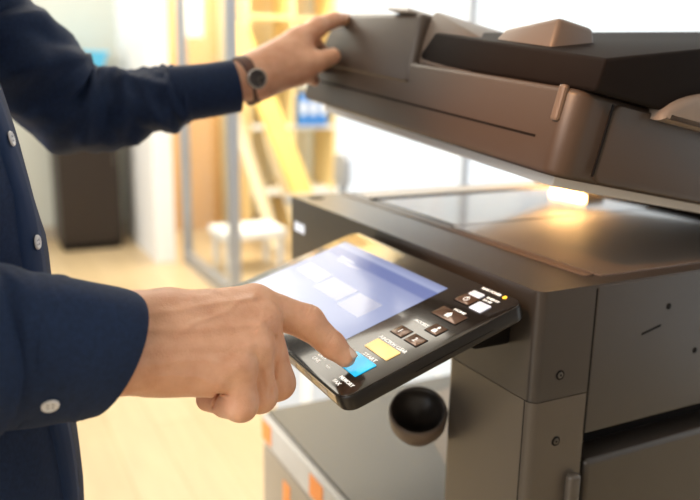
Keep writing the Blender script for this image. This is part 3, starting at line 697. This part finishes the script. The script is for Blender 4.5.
# rows: z, centre y, half width, half depth
tor = spline([(.60, -.555, .185, .150), (.70, -.550, .188, .145), (.82, -.545, .185, .140), (.95, -.548, .180, .130), (1.08, -.556, .185, .121), (1.17, -.570, .195, .115), (1.30, -.585, .200, .095), (1.38, -.575, .185, .085), (1.43, -.57, .12, .065), (1.47, -.565, .072, .062)], 70)
seg = 120; V = []; F = []; wf = folds(5, .0045, 5)
front_y = {}
for i, (z, cy, hw, hd) in enumerate(tor):
    for j in range(seg):
        a = 2 * math.pi * j / seg; w = wf(i / 69, a) * (.5 if abs(a - math.pi / 2) < .15 else 1)
        cx_, sy_ = math.cos(a), math.sin(a)
        e = .82
        V.append((-.24 + (hw + w) * math.copysign(abs(cx_) ** e, cx_), cy + (hd + w) * math.copysign(abs(sy_) ** e, sy_), z))
F = [(i * seg + j, i * seg + (j + 1) % seg, (i + 1) * seg + (j + 1) % seg, (i + 1) * seg + j) for i in range(69) for j in range(seg)]
me = bpy.data.meshes.new('shirt'); nT = len(V)
def add_loft(V, F, V2, F2):
    k = len(V); V += [tuple(v) for v in V2]; F += [tuple(i + k for i in f) for f in F2]
# right sleeve: shoulder, elbow, cuff
def sleeve(rows, seed, amp, n=90, fz=7, up=(0, 0, 1)):
    R = spline(rows, n); wf = folds(seed, amp, fz)
    def w(t, a): return wf(t, a) * (1 - max(0, (t - .86) / .14)) 
    return path_rings([r[:3] for r in R], [(r[3], r[4]) for r in R], 72, up, w)
rrow = [(-.07, -.57, 1.38, .075, .075), (-.03, -.60, 1.22, .070, .066), (-.012, -.615, 1.10, .066, .064), (-.003, -.600, 1.01, .060, .066), (*(-0.0143, -0.5134, 0.9664), .050, .063), (*(-0.0298, -0.4712, 0.9543), .045, .0585), (*(-0.0355, -0.4309, 0.9451), .043, .0545), (*(-0.0385, -0.4078, 0.9403), .041, .0515)]
v2, f2 = sleeve(rrow, 11, .0040, up=(.35, -.9, .9)); add_loft(V, F, v2, f2)
lrow = [(-.40, -.57, 1.39, .075, .075), (-.43, -.54, 1.32, .070, .066), (*(-0.5002, -0.4768, 1.2140), .064, .064), (*(-0.4990, -0.4132, 1.1585), .060, .066), (*(-0.5066, -0.3527, 1.1086), .060, .051), (*(-0.5036, -0.2934, 1.1034), .052, .042), (*(-0.4996, -0.2345, 1.1153), .042, .036), (*(-0.4986, -0.2073, 1.1207), .038, .035)]
v2, f2 = sleeve(lrow, 23, .0095, n=150, fz=10.5, up=(.5, -.5, .8)); add_loft(V, F, v2, f2)
me.from_pydata(V, [], F); SHT = pm(link('shirt', me, M['navy'], None, True)); SHT['label'] = 'navy cotton shirt'
md = SHT.modifiers.new('s', 'SOLIDIFY'); md.thickness = .0016; md.offset = -1
# cuffs as separate fabric bands
def cuff(rows, up, n=10, tilt=None):
    R = spline(rows, n); v, f = path_rings([r[:3] for r in R], [(r[3], r[4]) for r in R], 72, up)
    me = bpy.data.meshes.new('cuff'); me.from_pydata([tuple(x) for x in v], [], f)
    o = link('cuff', me, M['navy'], None, True); o.parent = SHT
    md = o.modifiers.new('s', 'SOLIDIFY'); md.thickness = .0028; md.offset = 0
    b = o.modifiers.new('b', 'BEVEL'); b.width = .0008; b.segments = 2; b.limit_method = 'ANGLE'
    return o
def shear(o, k, c, d, up):
    c = Vector(c); d = Vector(d).normalized(); up = Vector(up); up = (up - d * up.dot(d)).normalized()
    L = max((v.co - c).dot(d) for v in o.data.vertices); L0 = min((v.co - c).dot(d) for v in o.data.vertices)
    for v in o.data.vertices:
        t = ((v.co - c).dot(d) - L0) / (L - L0); v.co += d * k * (v.co - c).dot(up) * t
c0 = (-0.0330, -0.4568, 0.9508); c1 = (-0.0379, -0.3948, 0.9368)
RC = cuff([(*c0, .0455, .0600), (*(-0.0357, -0.4308, 0.9458), .0450, .0585), (*(-0.0365, -0.4059, 0.9407), .0440, .0545), (*c1, .0425, .0495)], (.35, -.9, .9), 14)
shear(RC, .14, c1, Vector(c1) - Vector(c0), (.35, 0, .9))
LC = cuff([(*(-0.4982, -0.2252, 1.1193), .037, .0365), (*(-0.4891, -0.1821, 1.1251), .035, .0350), (*(-0.4842, -0.1396, 1.1322), .034, .0345)], (.5, -.5, .8), 10)
def button(name, c, n, r, parent, off=None):
    c = Vector(c); n = Vector(n).normalized(); bm = bmesh.new()
    prof = [(0, .0009), (r * .55, .0009), (r * .72, .0016), (r * .9, .0016), (r, .0008), (r, 0)]
    rings = []
    for k in range(24):
        a = 2 * math.pi * k / 24; rings.append([bm.verts.new((x * math.cos(a), x * math.sin(a), z)) for x, z in prof[1:]])
    ctr = bm.verts.new((0, 0, .0009))
    for k in range(24):
        p, q = rings[k], rings[(k + 1) % 24]; bm.faces.new((ctr, p[0], q[0]))
        for i in range(len(p) - 1): bm.faces.new((p[i], p[i + 1], q[i + 1], q[i]))
    for (x, y) in ((.28, .28), (-.28, .28), (-.28, -.28), (.28, -.28)):
        g = bmesh.ops.create_cone(bm, cap_ends=True, segments=8, radius1=r * .12, radius2=r * .12, depth=.0004)
        bmesh.ops.translate(bm, verts=g['verts'], vec=(x * r, y * r, .0010))
        for f in {f for v in g['verts'] for f in v.link_faces}: f.material_index = 1
    m4 = n.to_track_quat('Z', 'Y').to_matrix().to_4x4(); m4.translation = c; bmesh.ops.transform(bm, matrix=m4, verts=bm.verts)
    o = from_bm(name, bm, M['button'], None, False); o.data.materials.append(M['button_dark']); o.parent = parent; o['label'] = 'white shirt button'; return o
# cast onto the cloth to seat buttons on it
def surf(o, origin, direction):
    bpy.context.view_layer.update(); dg = bpy.context.evaluated_depsgraph_get(); e = o.evaluated_get(dg); mi = o.matrix_world.inverted()
    ok, loc, nr, _ = e.ray_cast(mi @ Vector(origin), (mi.to_3x3() @ Vector(direction)).normalized())
    return (o.matrix_world @ loc, (o.matrix_world.to_3x3() @ nr).normalized()) if ok else None
CAMP = cam.matrix_world.translation
tgt = Vector((-0.0106, -0.4424, 0.9159)); h = surf(RC, CAMP + (tgt - CAMP) * .3, tgt - CAMP)
if h: button('button', h[0] + h[1] * .0006, h[1], .0062, RC)
# placket strip down the front with buttons
tgt = Vector((-0.2113, -0.4335, 0.9927)); h0 = surf(SHT, CAMP + (tgt - CAMP) * .3, tgt - CAMP); XB = h0[0].x - .002; ZB = h0[0].z
V = []; F = []
for i in range(75):
    z = .67 + i * .0098
    pts = []
    for dx, dy in ((-.0185, -.001), (-.0175, .003), (-.006, .0034), (.006, .0034), (.0175, .003), (.0185, -.001)):
        q = surf(SHT, (XB + dx, -.2, z), (0, -1, 0)); pts.append((XB + dx, q[0].y + dy, z))
    for p in pts: V.append(p)
    if i:
        for j in range(1, 6): a = i * 6 + j; F.append((a, a - 1, a - 7, a - 6))
me = bpy.data.meshes.new('placket'); me.from_pydata(V, [], F); pk = link('placket', me, M['navy_edge'], None, True); pk.parent = SHT; pk['label'] = 'button strip down the shirt front'
for k in range(-1, 5):
    z = ZB + k * .085
    q = surf(SHT, (XB, -.2, z), (0, -1, 0))
    if q: button('button', q[0] + q[1] * .0042, q[1], .0062, SHT)
# collar
v, f = path_rings([(-.24, -.568, 1.43), (-.24, -.566, 1.455), (-.24, -.562, 1.49)], [(.080, .072), (.073, .068), (.070, .064)], 48, (0, 1, 0))
me = bpy.data.meshes.new('collar'); me.from_pydata([tuple(x) for x in v], [], f); o = link('collar', me, M['navy'], None, True); o.parent = SHT
o.modifiers.new('s', 'SOLIDIFY').thickness = .003
# trousers with hip and legs
V = []; F = []
hip = [((-.24, -.555, .98), (.150, .110)), ((-.24, -.550, .88), (.155, .115)), ((-.24, -.548, .78), (.158, .118)), ((-.24, -.550, .70), (.158, .118))]
R = spline([(*c, *r) for c, r in hip], 14)
v2, f2 = path_rings([r[:3] for r in R], [(r[3], r[4]) for r in R], 60, (0, 1, 0)); add_loft(V, F, v2, f2)
for sx in (-.145, -.335):
    R = spline([(sx * .9 - .024, -.55, .80, .080, .108), (sx, -.555, .62, .086, .100), (sx, -.555, .48, .078, .084), (sx, -.575, .25, .070, .075), (sx, -.58, .07, .068, .072)], 40)
    v2, f2 = path_rings([r[:3] for r in R], [(r[3], r[4]) for r in R], 48, (0, 1, 0), wrinkle(31 + int(sx * 10), .0025, 6, 1)); add_loft(V, F, v2, f2)
me = bpy.data.meshes.new('trousers'); me.from_pydata(V, [], F); TR = pm(link('trousers', me, M['trouser'], None, True)); TR['label'] = 'black denim trousers'
for sx in (-.145, -.335):
    V, Q = nets(lambda P: np.maximum(smin(ellip(P, (sx, -.50, .045), (.048, .115, .050)), ellip(P, (sx, -.58, .07), (.045, .06, .065)), .03), .003 - P[:, 2]), (sx - .07, -.68, -.01), (sx + .07, -.36, .16), .008)
    sh = pm(mesh_from('shoe', [(V, Q)], M['shoe'], None)); sh['label'] = 'black leather shoe'
# wristwatch on the raised arm
w0 = Vector((-0.4835, -0.1340, 1.1363)); w1 = Vector((-0.4840, -0.1103, 1.1447)); wd = (w1 - w0).normalized(); wc = (w0 + w1) / 2
V, F = path_rings([wc - wd * .009, wc, wc + wd * .009], [(.0315, .0315), (.0322, .0322), (.0315, .0315)], 56, (.5, -.5, .8))
me = bpy.data.meshes.new('wristwatch'); me.from_pydata([tuple(x) for x in V], [], F); WS = pm(link('wristwatch', me, M['strap'], None, True)); WS['label'] = 'wristwatch with steel case and brown strap'
WS.modifiers.new('s', 'SOLIDIFY').thickness = .0025
side = (Vector(VDN) - wd * Vector(VDN).dot(wd)).normalized(); side = (side + Vector((0, 0, -.35))); side = (side - wd * side.dot(wd)).normalized()
o = cyl('watch_case', wc + side * .031, wc + side * .0385, .0140, M['watch'], None, 40, .0015); o.parent = WS
o2 = cyl('watch_dial', wc + side * .0383, wc + side * .0390, .0112, M['watch_face'], None, 40); o2.parent = WS
for d_ in (0, 1):
    bm = bmesh.new(); u_ = wd if d_ else wd.cross(side).normalized(); q_ = side.cross(u_)
    c_ = wc + side * .0391 + u_ * .004
    vs = [bm.verts.new(c_ + u_ * a * .005 + q_ * b * .0007) for a, b in ((-1, -1), (1, -1), (1, 1), (-1, 1))]; fc = bm.faces.new(vs)
    g = bmesh.ops.extrude_face_region(bm, geom=[fc]); bmesh.ops.translate(bm, verts=[x for x in g['geom'] if isinstance(x, bmesh.types.BMVert)], vec=side * .0004)
    x = from_bm('watch_hand', bm, M['steel'], None); x.parent = WS
bpy.context.view_layer.update()
